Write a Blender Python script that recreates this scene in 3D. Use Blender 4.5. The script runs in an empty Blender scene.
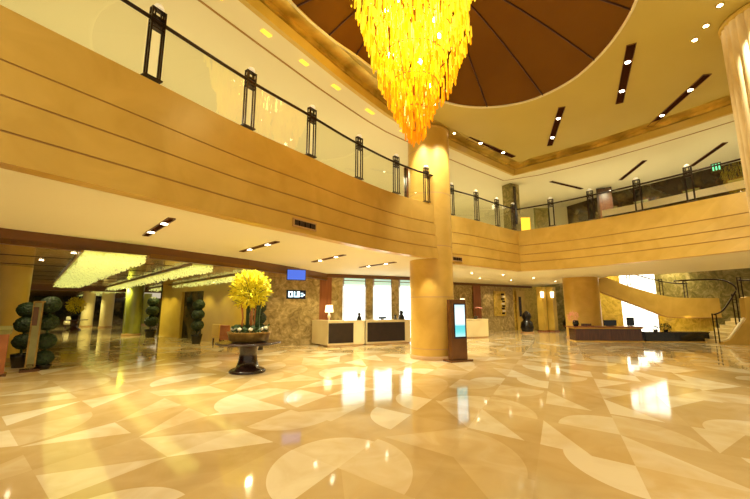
import bpy, bmesh, math, random
from mathutils import Vector, Matrix, noise
random.seed(7)
PI = math.pi
sc = bpy.context.scene
COL = sc.collection

# ---------------------------------------------------------------- materials
def nt(name):
    m = bpy.data.materials.new(name); m.use_nodes = True
    n = m.node_tree; n.nodes.clear()
    out = n.nodes.new('ShaderNodeOutputMaterial')
    b = n.nodes.new('ShaderNodeBsdfPrincipled')
    n.links.new(b.outputs[0], out.inputs[0])
    return m, n, b, out
def plain(name, col, rough=.5, metal=0, emit=None, es=0, spec=.5, coat=0):
    m, n, b, o = nt(name)
    b.inputs['Base Color'].default_value = (*col, 1)
    b.inputs['Roughness'].default_value = rough
    b.inputs['Metallic'].default_value = metal
    b.inputs['Specular IOR Level'].default_value = spec
    b.inputs['Coat Weight'].default_value = coat
    if emit:
        b.inputs['Emission Color'].default_value = (*emit, 1)
        b.inputs['Emission Strength'].default_value = es
    return m
def noisy(name, c1, c2, scale=2, rough=.5, metal=0, detail=4, lo=.35, hi=.65, distort=0, stretch=(1,1,1), bump=0, coat=0, spec=.5):
    m, n, b, o = nt(name)
    tc = n.nodes.new('ShaderNodeNewGeometry'); mp = n.nodes.new('ShaderNodeMapping')
    mp.inputs['Scale'].default_value = stretch
    no = n.nodes.new('ShaderNodeTexNoise'); no.inputs['Scale'].default_value = scale
    no.inputs['Detail'].default_value = detail; no.inputs['Distortion'].default_value = distort
    r = n.nodes.new('ShaderNodeValToRGB')
    r.color_ramp.elements[0].position = lo; r.color_ramp.elements[0].color = (*c1, 1)
    r.color_ramp.elements[1].position = hi; r.color_ramp.elements[1].color = (*c2, 1)
    n.links.new(tc.outputs['Position'], mp.inputs[0]); n.links.new(mp.outputs[0], no.inputs['Vector'])
    n.links.new(no.outputs['Fac'], r.inputs[0]); n.links.new(r.outputs[0], b.inputs['Base Color'])
    b.inputs['Roughness'].default_value = rough; b.inputs['Metallic'].default_value = metal
    b.inputs['Coat Weight'].default_value = coat; b.inputs['Specular IOR Level'].default_value = spec
    if bump:
        bp = n.nodes.new('ShaderNodeBump'); bp.inputs['Strength'].default_value = bump
        n.links.new(no.outputs['Fac'], bp.inputs['Height']); n.links.new(bp.outputs[0], b.inputs['Normal'])
    return m
M = {}
M['marble'] = noisy('cream_marble', (.575,.36,.068), (.66,.43,.095), 1.3, .32, detail=7, distort=.8, spec=.35)
M['marble_pale'] = noisy('pale_marble', (.78,.64,.34), (.86,.74,.43), 1.0, .3, detail=6, distort=.5)
M['groove'] = plain('shadow_gap_stone', (.40,.22,.05), .6)
M['joint'] = plain('stone_joint', (.50,.30,.12), .6)
M['ceil'] = noisy('cream_plaster', (.86,.80,.56), (.88,.82,.58), .4, .7)
M['ceil_main'] = noisy('gold_plaster', (.54,.43,.10), (.57,.46,.12), .5, .5)
M['leaf'] = noisy('gold_leaf', (.42,.31,.06), (.78,.60,.17), 1.6, .28, metal=.75, detail=5, distort=.6, stretch=(1,1,1), bump=.15)
M['cove'] = noisy('gold_cove', (.58,.40,.07), (.66,.47,.10), 1.0, .45)
M['dome'] = noisy('bronze_brown_panel', (.135,.052,.0015), (.155,.062,.002), .8, .6, spec=.15)
M['rib'] = plain('dark_maroon_rib', (.045,.008,.006), .4)
M['black_metal'] = plain('bronze_black_metal', (.035,.018,.010), .3, .6)
M['dark'] = plain('dark_brown', (.03,.014,.008), .25)
M['slot_dark'] = plain('slot_interior', (.045,.016,.008), .8, spec=0)
M['wood'] = noisy('dark_wood', (.06,.018,.008), (.11,.035,.014), 3, .25, stretch=(6,6,.6), coat=.4)
M['table_wood'] = plain('near_black_wood', (.022,.008,.006), .18, coat=.3)
M['redwood'] = noisy('red_wood', (.22,.06,.015), (.30,.09,.025), 2, .3, stretch=(5,5,.4), coat=.3)
M['brown_ceil'] = noisy('glossy_brown_panel', (.26,.125,.025), (.34,.17,.035), .7, .2, coat=.35, detail=2)
M['beam'] = plain('brown_beam', (.15,.055,.010), .3)
M['gold_stone'] = noisy('gold_stone', (.60,.40,.06), (.70,.49,.09), 1.2, .3, detail=5)
M['lamp'] = plain('lamp_glow', (1,.95,.8), .5, emit=(1,.86,.58), es=22)
M['lamp_soft'] = plain('lamp_glow_soft', (1,.9,.7), .5, emit=(1,.88,.62), es=3)
M['frost'] = plain('frosted_cap', (.9,.85,.7), .3, emit=(1,.85,.55), es=.35)
M['daylight'] = plain('white_lit_pane', (.9,.95,1), .4, emit=(.93,1,.96), es=2.0)
M['daylight2'] = plain('white_lit_wall', (.9,.95,.9), .4, emit=(1,.98,.84), es=2.2)
M['teal'] = plain('teal_glass_band', (.5,.75,.65), .2, emit=(.62,.93,.80), es=.5)
M['amber'] = None
M['desk_dark'] = noisy('dark_desk_panel', (.010,.004,.003), (.02,.008,.005), 5, .35)
M['bowl'] = noisy('hammered_gold', (.26,.15,.03), (.42,.26,.06), 8, .35, metal=.5)
M['leafgreen'] = noisy('boxwood_green', (.003,.012,.003), (.018,.045,.010), 18, .6, bump=.6)
M['stem'] = noisy('green_stem', (.02,.05,.012), (.05,.09,.02), 6, .6)
M['blossom'] = noisy('yellow_blossom', (.95,.78,.02), (1.0,.93,.05), 6, .6)
M['vase'] = plain('black_lacquer', (.010,.008,.008), .15)
M['cream'] = plain('cream_shade', (.9,.8,.6), .6, emit=(1,.78,.42), es=2.4)
M['blue'] = plain('blue_reflection_glow', (.02,.06,.3), .3, emit=(.05,.12,.62), es=1.0)
M['screenblack'] = plain('screen_black', (.01,.015,.04), .15)
M['screenwhite'] = plain('screen_digit', (.7,.9,1), .3, emit=(.6,.88,1), es=2.0)
M['bronze'] = noisy('bronze_brown_sheet', (.12,.050,.016), (.17,.075,.025), 2, .25, metal=.45)
M['copper'] = noisy('orange_wood', (.40,.13,.03), (.50,.18,.05), 3, .3)
M['olive'] = noisy('olive_panel', (.22,.22,.07), (.34,.33,.11), 2, .3)
M['greenglass'] = noisy('green_glazed_column', (.28,.30,.05), (.38,.40,.08), 1.5, .12, stretch=(2,2,.3), coat=.5)
M['darkglass'] = noisy('dark_shopfront', (.02,.018,.008), (.22,.16,.05), 1.1, .12, detail=6, lo=.45, hi=.75)
M['darkglass2'] = noisy('dark_bar_front', (.018,.010,.007), (.16,.11,.035), 2.2, .15, detail=6, lo=.5, hi=.85)
M['white_stone'] = plain('white_ledge', (.85,.78,.62), .4)
M['pink'] = plain('pink_petal', (.85,.35,.30), .6)
M['grille'] = plain('vent_metal', (.18,.10,.04), .5)
M['green_sign'] = plain('green_sign', (.1,.6,.3), .4, emit=(.15,.8,.4), es=1.6)
M['niche'] = plain('yellow_niche', (.9,.6,.1), .5, emit=(1,.62,.04), es=1.1)

def mottled(name, c1, c2, c3, scale, rough=.35):
    m, n, b, o = nt(name)
    tc = n.nodes.new('ShaderNodeNewGeometry')
    no = n.nodes.new('ShaderNodeTexNoise'); no.inputs['Scale'].default_value = scale
    no.inputs['Detail'].default_value = 8; no.inputs['Distortion'].default_value = 2.2; no.inputs['Roughness'].default_value = .65
    r = n.nodes.new('ShaderNodeValToRGB')
    r.color_ramp.elements[0].position = .34; r.color_ramp.elements[0].color = (*c1, 1)
    r.color_ramp.elements[1].position = .66; r.color_ramp.elements[1].color = (*c3, 1)
    e = r.color_ramp.elements.new(.5); e.color = (*c2, 1)
    n.links.new(tc.outputs['Position'], no.inputs['Vector'])
    n.links.new(no.outputs['Fac'], r.inputs[0]); n.links.new(r.outputs[0], b.inputs['Base Color'])
    b.inputs['Roughness'].default_value = rough
    return m
M['veined'] = mottled('veined_brown_marble', (.20,.14,.04), (.38,.28,.10), (.62,.48,.22), 2.4)
M['veined_yellow'] = mottled('veined_yellow_marble', (.42,.28,.03), (.62,.44,.06), (.75,.56,.12), 2.2)
M['veined_green'] = mottled('veined_green_marble', (.14,.12,.03), (.27,.22,.06), (.50,.40,.17), 1.6)

def glass_mat():
    m = bpy.data.materials.new('clear_balustrade_glass'); m.use_nodes = True
    n = m.node_tree; n.nodes.clear(); o = n.nodes.new('ShaderNodeOutputMaterial')
    t = n.nodes.new('ShaderNodeBsdfTransparent'); t.inputs[0].default_value = (.97,.98,.93,1)
    g = n.nodes.new('ShaderNodeBsdfGlossy'); g.inputs['Roughness'].default_value = .01
    f = n.nodes.new('ShaderNodeFresnel'); f.inputs[0].default_value = 1.8
    x = n.nodes.new('ShaderNodeMixShader')
    gg = n.nodes.new('ShaderNodeNewGeometry'); iv = n.nodes.new('ShaderNodeMath'); iv.operation = 'SUBTRACT'; iv.inputs[0].default_value = 1
    mu = n.nodes.new('ShaderNodeMath'); mu.operation = 'MULTIPLY'
    n.links.new(gg.outputs['Backfacing'], iv.inputs[1]); n.links.new(iv.outputs[0], mu.inputs[0]); n.links.new(f.outputs[0], mu.inputs[1])
    n.links.new(mu.outputs[0], x.inputs[0]); n.links.new(t.outputs[0], x.inputs[1]); n.links.new(g.outputs[0], x.inputs[2])
    n.links.new(x.outputs[0], o.inputs[0]); return m
M['glass'] = glass_mat()

def crystal_mat():
    # lit amber glass rods: each rod carries its own tint
    m, n, b, o = nt('amber_glass')
    at = n.nodes.new('ShaderNodeAttribute'); at.attribute_name = 'tint'
    r = n.nodes.new('ShaderNodeValToRGB'); cr = r.color_ramp
    cr.elements[0].position = 0; cr.elements[0].color = (.80,.26,.004,1)
    cr.elements[1].position = 1; cr.elements[1].color = (1,.86,.06,1)
    e = cr.elements.new(.5); e.color = (1,.60,.008,1)
    n.links.new(at.outputs['Fac'], r.inputs[0]); n.links.new(r.outputs[0], b.inputs['Base Color'])
    n.links.new(r.outputs[0], b.inputs['Emission Color']); b.inputs['Roughness'].default_value = .08
    b.inputs['Emission Strength'].default_value = .50
    b.inputs['Transmission Weight'].default_value = 0
    return m
M['amber'] = crystal_mat()
def bead_mat():
    m, n, b, o = nt('lit_crystal_beads')
    tc = n.nodes.new('ShaderNodeNewGeometry'); no = n.nodes.new('ShaderNodeTexVoronoi'); no.inputs['Scale'].default_value = 5
    r = n.nodes.new('ShaderNodeValToRGB'); r.color_ramp.elements[0].color = (.85,.82,.22,1); r.color_ramp.elements[0].position = .1
    r.color_ramp.elements[1].color = (.16,.16,.02,1); r.color_ramp.elements[1].position = .75
    n.links.new(tc.outputs['Position'], no.inputs['Vector']); n.links.new(no.outputs['Distance'], r.inputs[0])
    n.links.new(r.outputs[0], b.inputs['Emission Color']); b.inputs['Emission Strength'].default_value = .42
    b.inputs['Base Color'].default_value = (.8,.8,.4,1)
    return m
M['beadlight'] = bead_mat()
M['bead'] = plain('cut_glass_bead', (.75,.8,.45), .1, emit=(.80,.80,.24), es=.5, metal=.3)

def floor_mat():
    m, n, b, o = nt('inlaid_polished_marble')
    N = n.nodes; Lk = n.links
    def math_(op, a, b_=None, c=None):
        q = N.new('ShaderNodeMath'); q.operation = op
        for i, v in enumerate((a, b_, c)):
            if v is None: continue
            if isinstance(v, (int, float)): q.inputs[i].default_value = v
            else: Lk.new(v, q.inputs[i])
        return q.outputs[0]
    g = N.new('ShaderNodeNewGeometry'); mp = N.new('ShaderNodeMapping')
    mp.inputs['Rotation'].default_value = (0, 0, math.radians(33)); mp.inputs['Scale'].default_value = (1.12, .86, 1)
    mp.inputs['Location'].default_value = (.35, .2, 0)
    Lk.new(g.outputs['Position'], mp.inputs[0])
    sp = N.new('ShaderNodeSeparateXYZ'); Lk.new(mp.outputs[0], sp.inputs[0])
    x, y = sp.outputs[0], sp.outputs[1]
    fx, fy = math_('FLOOR', x), math_('FLOOR', y)
    cx, cy = math_('SUBTRACT', x, fx), math_('SUBTRACT', y, fy)
    cb = N.new('ShaderNodeCombineXYZ'); Lk.new(fx, cb.inputs[0]); Lk.new(fy, cb.inputs[1])
    w = N.new('ShaderNodeTexWhiteNoise'); w.noise_dimensions = '3D'; Lk.new(cb.outputs[0], w.inputs['Vector'])
    sc_ = N.new('ShaderNodeSeparateColor'); Lk.new(w.outputs['Color'], sc_.inputs[0])
    r1, r2, r3 = sc_.outputs
    # mirror the cell at random so arcs and triangles turn both ways
    flx = math_('GREATER_THAN', r1, .5); fly = math_('GREATER_THAN', r2, .5)
    ux = math_('ABSOLUTE', math_('SUBTRACT', cx, flx)); uy = math_('ABSOLUTE', math_('SUBTRACT', cy, fly))
    rad = math_('SQRT', math_('ADD', math_('MULTIPLY', ux, ux), math_('MULTIPLY', uy, uy)))
    arc = math_('LESS_THAN', math_('ADD', rad, math_('MULTIPLY', r1, .28)), 1.0)
    tri = math_('GREATER_THAN', math_('ADD', ux, math_('MULTIPLY', uy, math_('ADD', .55, r3))), 1.0)
    pick = math_('GREATER_THAN', r3, .5)
    shape = math_('ADD', math_('MULTIPLY', arc, pick), math_('MULTIPLY', tri, math_('SUBTRACT', 1, pick)))
    tone = math_('MULTIPLY', shape, math_('ADD', .22, math_('MULTIPLY', r1, .58)))
    tone = math_('ADD', tone, math_('ADD', math_('MULTIPLY', r2, .22), .08))
    no = N.new('ShaderNodeTexNoise'); no.inputs['Scale'].default_value = 1.6; no.inputs['Detail'].default_value = 8; no.inputs['Distortion'].default_value = 1.2
    Lk.new(g.outputs['Position'], no.inputs['Vector'])
    tone = math_('ADD', tone, math_('MULTIPLY', math_('SUBTRACT', no.outputs['Fac'], .5), .95))
    rp = N.new('ShaderNodeValToRGB'); cr = rp.color_ramp
    cr.elements[0].position = 0; cr.elements[0].color = (.56,.385,.15,1)
    cr.elements[1].position = 1.0; cr.elements[1].color = (.85,.74,.50,1)
    e = cr.elements.new(.45); e.color = (.67,.49,.235,1)
    Lk.new(tone, rp.inputs[0]); Lk.new(rp.outputs[0], b.inputs['Base Color'])
    b.inputs['Roughness'].default_value = .07; b.inputs['IOR'].default_value = 1.75
    no2 = N.new('ShaderNodeTexNoise'); no2.inputs['Scale'].default_value = 1.1; no2.inputs['Detail'].default_value = 1
    Lk.new(g.outputs['Position'], no2.inputs['Vector'])
    bp = N.new('ShaderNodeBump'); bp.inputs['Strength'].default_value = .035; bp.inputs['Distance'].default_value = .1
    Lk.new(no2.outputs['Fac'], bp.inputs['Height']); Lk.new(bp.outputs[0], b.inputs['Normal'])
    return m
M['floor'] = floor_mat()

def flute_mat():
    return noisy('fluted_pale_stone', (.74,.58,.30), (.86,.71,.42), 9, .4, detail=3, stretch=(1,1,.25))
M['fluted'] = flute_mat()

# ---------------------------------------------------------------- mesh helpers
class MB:
    def __init__(s): s.v = []; s.f = []; s.sm = []
    def add(s, vs, fs, smooth=False):
        k = len(s.v); s.v += [tuple(p) for p in vs]; s.f += [tuple(i + k for i in f) for f in fs]; s.sm += [smooth] * len(fs); return s
    def box(s, c, d, rz=0, tilt=None):
        m = Matrix.Rotation(rz, 3, 'Z')
        if tilt is not None: m = m @ tilt
        vs = [Vector(c) + m @ Vector((x*d[0]/2, y*d[1]/2, z*d[2]/2)) for x in (-1,1) for y in (-1,1) for z in (-1,1)]
        return s.add(vs, [(0,1,3,2),(4,6,7,5),(0,4,5,1),(2,3,7,6),(0,2,6,4),(1,5,7,3)])
    def lathe(s, prof, c=(0,0,0), n=32, cap=True, fn=None):
        vs = []; fs = []
        for (r, z) in prof:
            for i in range(n):
                a = 2*PI*i/n; q = r * (fn(a) if fn else 1)
                vs.append((c[0]+q*math.cos(a), c[1]+q*math.sin(a), c[2]+z))
        for j in range(len(prof)-1):
            for i in range(n):
                fs.append((j*n+i, j*n+(i+1) % n, (j+1)*n+(i+1) % n, (j+1)*n+i))
        s.add(vs, fs, True)
        if cap:
            s.add(vs[:n], [tuple(range(n))[::-1]]); s.add(vs[-n:], [tuple(range(n))])
        return s
    def tube(s, pts, r, n=8, r2=None):
        pts = [Vector(p) for p in pts]; vs = []; fs = []
        for i, p in enumerate(pts):
            t = (pts[min(i+1, len(pts)-1)] - pts[max(i-1, 0)]).normalized()
            u = t.cross(Vector((0,0,1))) if abs(t.z) < .95 else t.cross(Vector((1,0,0)))
            u.normalize(); w = t.cross(u)
            q = r if r2 is None else r + (r2-r)*i/(len(pts)-1)
            for k in range(n):
                a = 2*PI*k/n; vs.append(p + q*(math.cos(a)*u + math.sin(a)*w))
        for j in range(len(pts)-1):
            for k in range(n): fs.append((j*n+k, j*n+(k+1) % n, (j+1)*n+(k+1) % n, (j+1)*n+k))
        fs.append(tuple(range(n))[::-1]); fs.append(tuple((len(pts)-1)*n+k for k in range(n)))
        return s.add(vs, fs, True)
    def wall(s, pts, z0, z1, th=.1, pts_top=None):
        """vertical slab along a plan polyline; thickness to the left of travel; z may be lists"""
        n = len(pts); L = offset(pts, th); T = pts_top or pts; LT = offset(T, th)
        zz = lambda z, i: z[i] if isinstance(z, (list, tuple)) else z
        vs = []
        for i in range(n):
            vs += [(*pts[i], zz(z0,i)), (*T[i], zz(z1,i)), (*LT[i], zz(z1,i)), (*L[i], zz(z0,i))]
        fs = []
        for i in range(n-1):
            a, b = 4*i, 4*i+4
            for k in range(4): fs.append((a+k, b+k, b+(k+1) % 4, a+(k+1) % 4))
        fs += [(0,1,2,3), tuple(4*(n-1)+k for k in (3,2,1,0))]
        return s.add(vs, fs)
    def prism(s, poly, z0, z1):
        n = len(poly)
        vs = [(x,y,z0) for x,y in poly] + [(x,y,z1) for x,y in poly]
        return s.add(vs, [tuple(range(n))[::-1], tuple(range(n,2*n))] + [(i,(i+1)%n,n+(i+1)%n,n+i) for i in range(n)])
    def slabY(s, poly, y0, y1):
        """outline in (x,z) given a thickness in y"""
        n = len(poly)
        vs = [(x,y0,z) for x,z in poly] + [(x,y1,z) for x,z in poly]
        return s.add(vs, [tuple(range(n)), tuple(range(n,2*n))[::-1]] + [(i,n+i,n+(i+1)%n,(i+1)%n) for i in range(n)])
def offset(pts, d):
    out = []; n = len(pts)
    for i in range(n):
        a = Vector(pts[max(i-1,0)][:2]); b = Vector(pts[min(i+1,n-1)][:2]); t = (b-a).normalized()
        out.append((pts[i][0]-t.y*d, pts[i][1]+t.x*d))
    return out
def smooth(pts, k=4, closed=False):
    out = []; n = len(pts); g = (lambda i: pts[i % n]) if closed else (lambda i: pts[min(max(i,0),n-1)])
    for i in range(n if closed else n-1):
        p0, p1, p2, p3 = (Vector(g(i+j)) for j in (-1,0,1,2))
        for j in range(k):
            t = j/k
            out.append(tuple(.5*((2*p1)+(p2-p0)*t+(2*p0-5*p1+4*p2-p3)*t*t+(3*p1-p0-3*p2+p3)*t**3)))
    if not closed: out.append(tuple(pts[-1]))
    return out
ORG = {}
def obj(name, mb, mat, parent=None, world=True, bevel=0, tint=None):
    me = bpy.data.meshes.new(name); o0 = Vector(ORG.get(parent.name, (0,0,0))) if parent and world else Vector((0,0,0))
    me.from_pydata([Vector(v)-o0 for v in mb.v], [], mb.f); me.update()
    me.polygons.foreach_set('use_smooth', mb.sm)
    bm = bmesh.new(); bm.from_mesh(me); bmesh.ops.recalc_face_normals(bm, faces=bm.faces); bm.to_mesh(me); bm.free()
    me.materials.append(M[mat])
    if tint is not None:
        a = me.attributes.new('tint', 'FLOAT', 'POINT'); a.data.foreach_set('value', tint)
    o = bpy.data.objects.new(name, me); COL.objects.link(o)
    if parent: o.parent = parent; ORG[o.name] = tuple(o0)
    if bevel:
        b = o.modifiers.new('bevel', 'BEVEL'); b.width = bevel; b.segments = 2; b.limit_method = 'ANGLE'
    return o
def tag(o, label, cat, group=None, kind=None):
    if label: o['label'] = label
    if cat: o['category'] = cat
    if group: o['group'] = group
    if kind: o['kind'] = kind
    return o
def thing(name, label, cat, loc=(0,0,0), group=None):
    o = bpy.data.objects.new(name, None); o.empty_display_size = .2; COL.objects.link(o); o.location = loc
    ORG[o.name] = tuple(loc); return tag(o, label, cat, group)
def struct(name, mb, mat, bevel=0):
    o = obj(name, mb, mat, bevel=bevel); o['kind'] = 'structure'; return o
def copy_tree(o, parent=None):
    c = o.copy(); COL.objects.link(c)
    if parent: c.parent = parent
    for ch in list(o.children): copy_tree(ch, c)
    return c
def put(root, loc, rz=0, label=None, group=None, first=False):
    r = root if first else copy_tree(root)
    r.location = loc; r.rotation_euler = (0,0,rz)
    if label: r['label'] = label
    if group: r['group'] = group
    return r
def fill_poly(name, outer, holes, z, mat, thick=0):
    bm = bmesh.new(); edges = []
    for loop in [outer] + holes:
        vs = [bm.verts.new((x,y,z)) for x,y in loop]
        edges += [bm.edges.new((vs[i], vs[(i+1) % len(vs)])) for i in range(len(vs))]
    bmesh.ops.triangle_fill(bm, use_beauty=True, use_dissolve=False, edges=edges)
    if thick:
        r = bmesh.ops.extrude_face_region(bm, geom=list(bm.faces))
        bmesh.ops.translate(bm, vec=(0,0,thick), verts=[v for v in r['geom'] if isinstance(v, bmesh.types.BMVert)])
    bmesh.ops.recalc_face_normals(bm, faces=bm.faces)
    me = bpy.data.meshes.new(name); bm.to_mesh(me); bm.free(); me.materials.append(M[mat])
    o = bpy.data.objects.new(name, me); COL.objects.link(o); o['kind'] = 'structure'; return o
def spot(loc, power, size=1.6, col=(1,.91,.62), r=.06, tgt=None, blend=.6):
    l = bpy.data.lights.new('downlight', 'SPOT'); l.energy = power; l.spot_size = size; l.spot_blend = blend
    l.color = col; l.shadow_soft_size = r
    o = bpy.data.objects.new('downlight', l); COL.objects.link(o); o.location = loc  # name also covers the added spots that have no fixture
    if tgt: o.rotation_euler = (Vector(tgt)-Vector(loc)).to_track_quat('-Z','Y').to_euler()
    return o
def point(loc, power, col=(1,.8,.5), r=.15):
    l = bpy.data.lights.new('lamp', 'POINT'); l.energy = power; l.color = col; l.shadow_soft_size = r
    o = bpy.data.objects.new('lamp', l); COL.objects.link(o); o.location = loc; return o

# ---------------------------------------------------------------- plan
ZS, ZT, ZR, ZU, ZL, ZM = 3.3, 5.2, 6.2, 5.0, 7.7, 8.1      # soffit, parapet top, rail, upper floor, low ceiling, main ceiling
LB = smooth([(-7.2,-2.6),(-6.3,.3),(-5.25,2.1),(-4.22,3.8),(-3.5,4.95),(-2.48,6.62),(-1.5,7.98),(-.57,9.32),(.45,10.58),(1.25,11.38),(2.12,12.08)], 4)
L2 = smooth([(2.2,12.95),(3.0,13.55),(4.05,14.3),(5.3,15.4),(6.6,16.43)], 3); L2.append((6.71,16.52))
RBt = smooth([(6.6,16.43),(8.14,15.0),(9.9,12.7),(11.15,10.62),(12.3,8.4),(13.4,5.6),(13.9,2)], 4); RBt.insert(0,(6.51,16.52))
RBb = smooth([(6.58,16.45),(8.15,15.12),(9.72,12.5),(10.62,10.2),(11.2,7.8),(11.8,5.2),(12.3,2)], 4); RBb.insert(0,(6.49,16.54))

# floor
struct('floor', MB().prism([(-70,-8),(40,-8),(40,75),(-70,75)], -.1, 0), 'floor')

# ---------------------------------------------------------------- balcony fronts
def band_front(name, label, bot, top, loc, fr=(0,.20,.42,.645,1), cap=True):
    root = thing(name, label, 'balcony', loc)
    n = len(bot)
    def lerp(f): return [(bot[i][0]+(top[i][0]-bot[i][0])*f, bot[i][1]+(top[i][1]-bot[i][1])*f) for i in range(n)]
    for k in range(4):
        a, b_ = fr[k], fr[k+1]; step = -.025*k - .0
        lo, hi = lerp(a), lerp(b_)
        za, zb = ZS+(ZT-ZS)*a, ZS+(ZT-ZS)*b_
        obj('stone_band', MB().wall(offset(lo, -step), za, zb-.035, .25, offset(hi, -step)), 'marble', root)
        if k < 3:
            obj('shadow_groove', MB().wall(offset(hi, -step+.035), zb-.045, zb+.005, .2), 'groove', root)  # shade between the bands painted in as a darker stone colour
    return root
balL = band_front('balcony_front', 'long curved cream marble balcony front on the left, four stepped bands', LB, LB, (LB[0][0], LB[0][1], ZS))
bal2 = band_front('balcony_front', 'short marble balcony front between round column and corner', L2, L2, (2.2,12.95,ZS))
balR = band_front('balcony_front', 'marble balcony front running from corner to fluted column', RBb, RBt, (6.58,16.45,ZS), fr=(0,.22,.40,.62,1))
# raised inset face on the short front
u = [L2[2], L2[6], L2[11]]

# air vents set in the fronts
def vent(name, label, a, b, z0, z1, out):
    a, b = Vector(a), Vector(b); d = (b-a).normalized(); nn = Vector((d.y,-d.x)); rz = math.atan2(d.y,d.x); w = (b-a).length
    c = (a+b)/2 + nn*out
    t = thing(name, label, 'vent', (c.x,c.y,(z0+z1)/2), 'air vents in the balcony fronts')
    f = MB(); h = z1-z0
    for dz in (-1,1): f.box((c.x,c.y,(z0+z1)/2+dz*h/2), (w+.04,.03,.03), rz)
    for s_ in (-1,1): q = c+d*s_*w/2; f.box((q.x,q.y,(z0+z1)/2), (.03,.03,h), rz)
    obj('frame', f, 'joint', t)
    g = MB(); k = 6
    for i in range(k): g.box((c.x,c.y,z0+(i+.5)*h/k), (w,.02,h/k*.45), rz)
    for i in range(1,4): q = c+d*(i/4-.5)*w; g.box((q.x,q.y,(z0+z1)/2), (.012,.024,h), rz)
    obj('slats', g, 'dark', t)
    q = c - nn*.012
    obj('backing', MB().box((q.x,q.y,(z0+z1)/2), (w,.01,h), rz), 'grille', t)
vent('air_vent', 'brown louvre vent low on the long left balcony front', (-1.76,7.62), (-1.38,8.17), 3.42, 3.57, .03)
vent('air_vent', 'small brown vent on the short balcony front beside round column', (2.85,13.42), (3.28,13.75), 3.40, 3.55, .03)

# ---------------------------------------------------------------- balustrades
def post_parts(root, p, ang, lit=True):
    x0, y0 = p; ca, sa = math.cos(ang), math.sin(ang)
    W = lambda lx, ly: (x0+ca*lx-sa*ly, y0+sa*lx+ca*ly)
    m = MB()
    for s_ in (-1,1):
        for dy in (-.035,.035):
            m.box((*W(s_*.10,dy), ZT+.60), (.026,.022,1.2), ang)
        m.box((*W(s_*.045,0), ZT+1.05), (.016,.03,.28), ang)
    for z in (.86,.93,1.06,1.19): m.box((*W(0,0), ZT+z), (.22,.085,.022), ang)
    m.box((*W(0,0), ZT+.01), (.28,.12,.02), ang)
    o = obj('post', m, 'black_metal', root)
    c = MB().lathe([(.075,0),(.08,.03),(.06,.07),(.02,.09)], (x0,y0,ZT+1.21), 12)
    obj('glass_cap', c, 'frost', o)
def balustrade(label, pts, posts, loc, z0=ZT, zr=ZR):
    root = thing('balustrade', label, 'balustrade', loc)
    obj('handrail', MB().tube([(x,y,zr) for x,y in pts], .032, 8), 'black_metal', root)
    for p in posts:
        # tangent at the closest rail point
        i = min(range(1,len(pts)-1), key=lambda k: (pts[k][0]-p[0])**2+(pts[k][1]-p[1])**2)
        t = Vector(pts[i+1])-Vector(pts[i-1]); post_parts(root, p, math.atan2(t.y,t.x))
    ps = [pts[0]]+list(posts)+[pts[-1]]
    for a, b in zip(ps, ps[1:]):
        d = Vector(b)-Vector(a)
        if d.length < .5: continue
        d.normalize(); a2 = Vector(a)+d*.15; b2 = Vector(b)-d*.15
        obj('glass_panel', MB().wall([tuple(a2),tuple(b2)], z0-.01, zr-.05, .012), 'glass', root)
    return root
def along(poly, p):
    """closest point on the polyline"""
    best = None
    for a, b in zip(poly, poly[1:]):
        a, b, q = Vector(a), Vector(b), Vector(p); d = b-a; t = max(0,min(1,(q-a).dot(d)/max(d.length_squared,1e-9))); r = a+d*t
        if best is None or (r-q).length < best[0]: best = ((r-q).length, tuple(r))
    return best[1]
railL = offset(LB, .10); rail2 = offset(L2, .12); railR = offset(RBt, .12)
pl = [along(railL, p) for p in [(-4.5,3.5),(-3.47,5.19),(-2.51,6.75),(-1.51,8.14),(-.44,9.65),(.67,10.96),(1.75,11.92)]]
balustrade('long left glass balustrade with dark handrail and paired posts', railL, pl, (*pl[0], ZT))
p2 = [along(rail2, p) for p in [(2.96,13.67),(4.18,14.57),(5.38,15.62),(6.4,16.4)]]
balustrade('short glass balustrade above the front between round column and corner', rail2, p2, (*p2[0], ZT))
p3 = [along(railR, p) for p in [(7.73,15.57),(8.77,14.39),(9.75,13.08),(10.58,11.81),(11.6,9.9)]]
balustrade('right glass balustrade in front of the dark upstairs restaurant', railR, p3, (*p3[0], ZT))

# ---------------------------------------------------------------- ceilings
COVE = smooth([(-8.4,-2.8),(-6.6,.2),(-5.0,2.8),(-3.75,4.75),(-2.71,6.37),(-1.74,7.86),(-.7,9.4),(.83,11.39),(2.75,13.1)],3)[:-1] + \
       [(2.75,13.1),(4.6,14.7),(6.4,16.2)] + smooth([(6.4,16.2),(8.99,13.75),(11.27,10.62),(12.9,7.6),(14.2,3.6),(14.8,-2.8)],3)[1:]
DOME = smooth([(-1.77,6.86),(-1.1,7.85),(-.5,8.5),(.35,9.42),(1.85,10.45),(2.8,10.88),(3.7,10.95),(4.5,10.75),(5.13,10.3),(5.62,9.5),(5.78,8.6),(5.74,7.7),(5.5,6.75),(4.8,5.2),(3.3,3.9),(1.2,3.3),(-.6,3.7),(-1.75,4.8),(-2.1,5.9)], 4, True)
fill_poly('ceiling', COVE, [DOME], ZM, 'ceil_main', .12)
struct('trim_1', MB().wall(COVE, ZL, ZL+.26, -.12), 'cove')
struct('trim_2', MB().wall(offset(COVE,-.03), ZL+.27, ZM-.012, -.15), 'leaf')
IN = offset(COVE, -.55)
lm = MB()
for i in range(len(COVE)-1):
    a, b, c, d = COVE[i], COVE[i+1], IN[i+1], IN[i]
    lm.add([(*a,ZM-.015),(*b,ZM-.015),(*c,ZM-.015),(*d,ZM-.015),(*a,ZM-.001),(*b,ZM-.001),(*c,ZM-.001),(*d,ZM-.001)], [(0,1,2,3),(7,6,5,4),(0,4,5,1),(2,6,7,3)])
struct('trim_3', lm, 'leaf')
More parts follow.
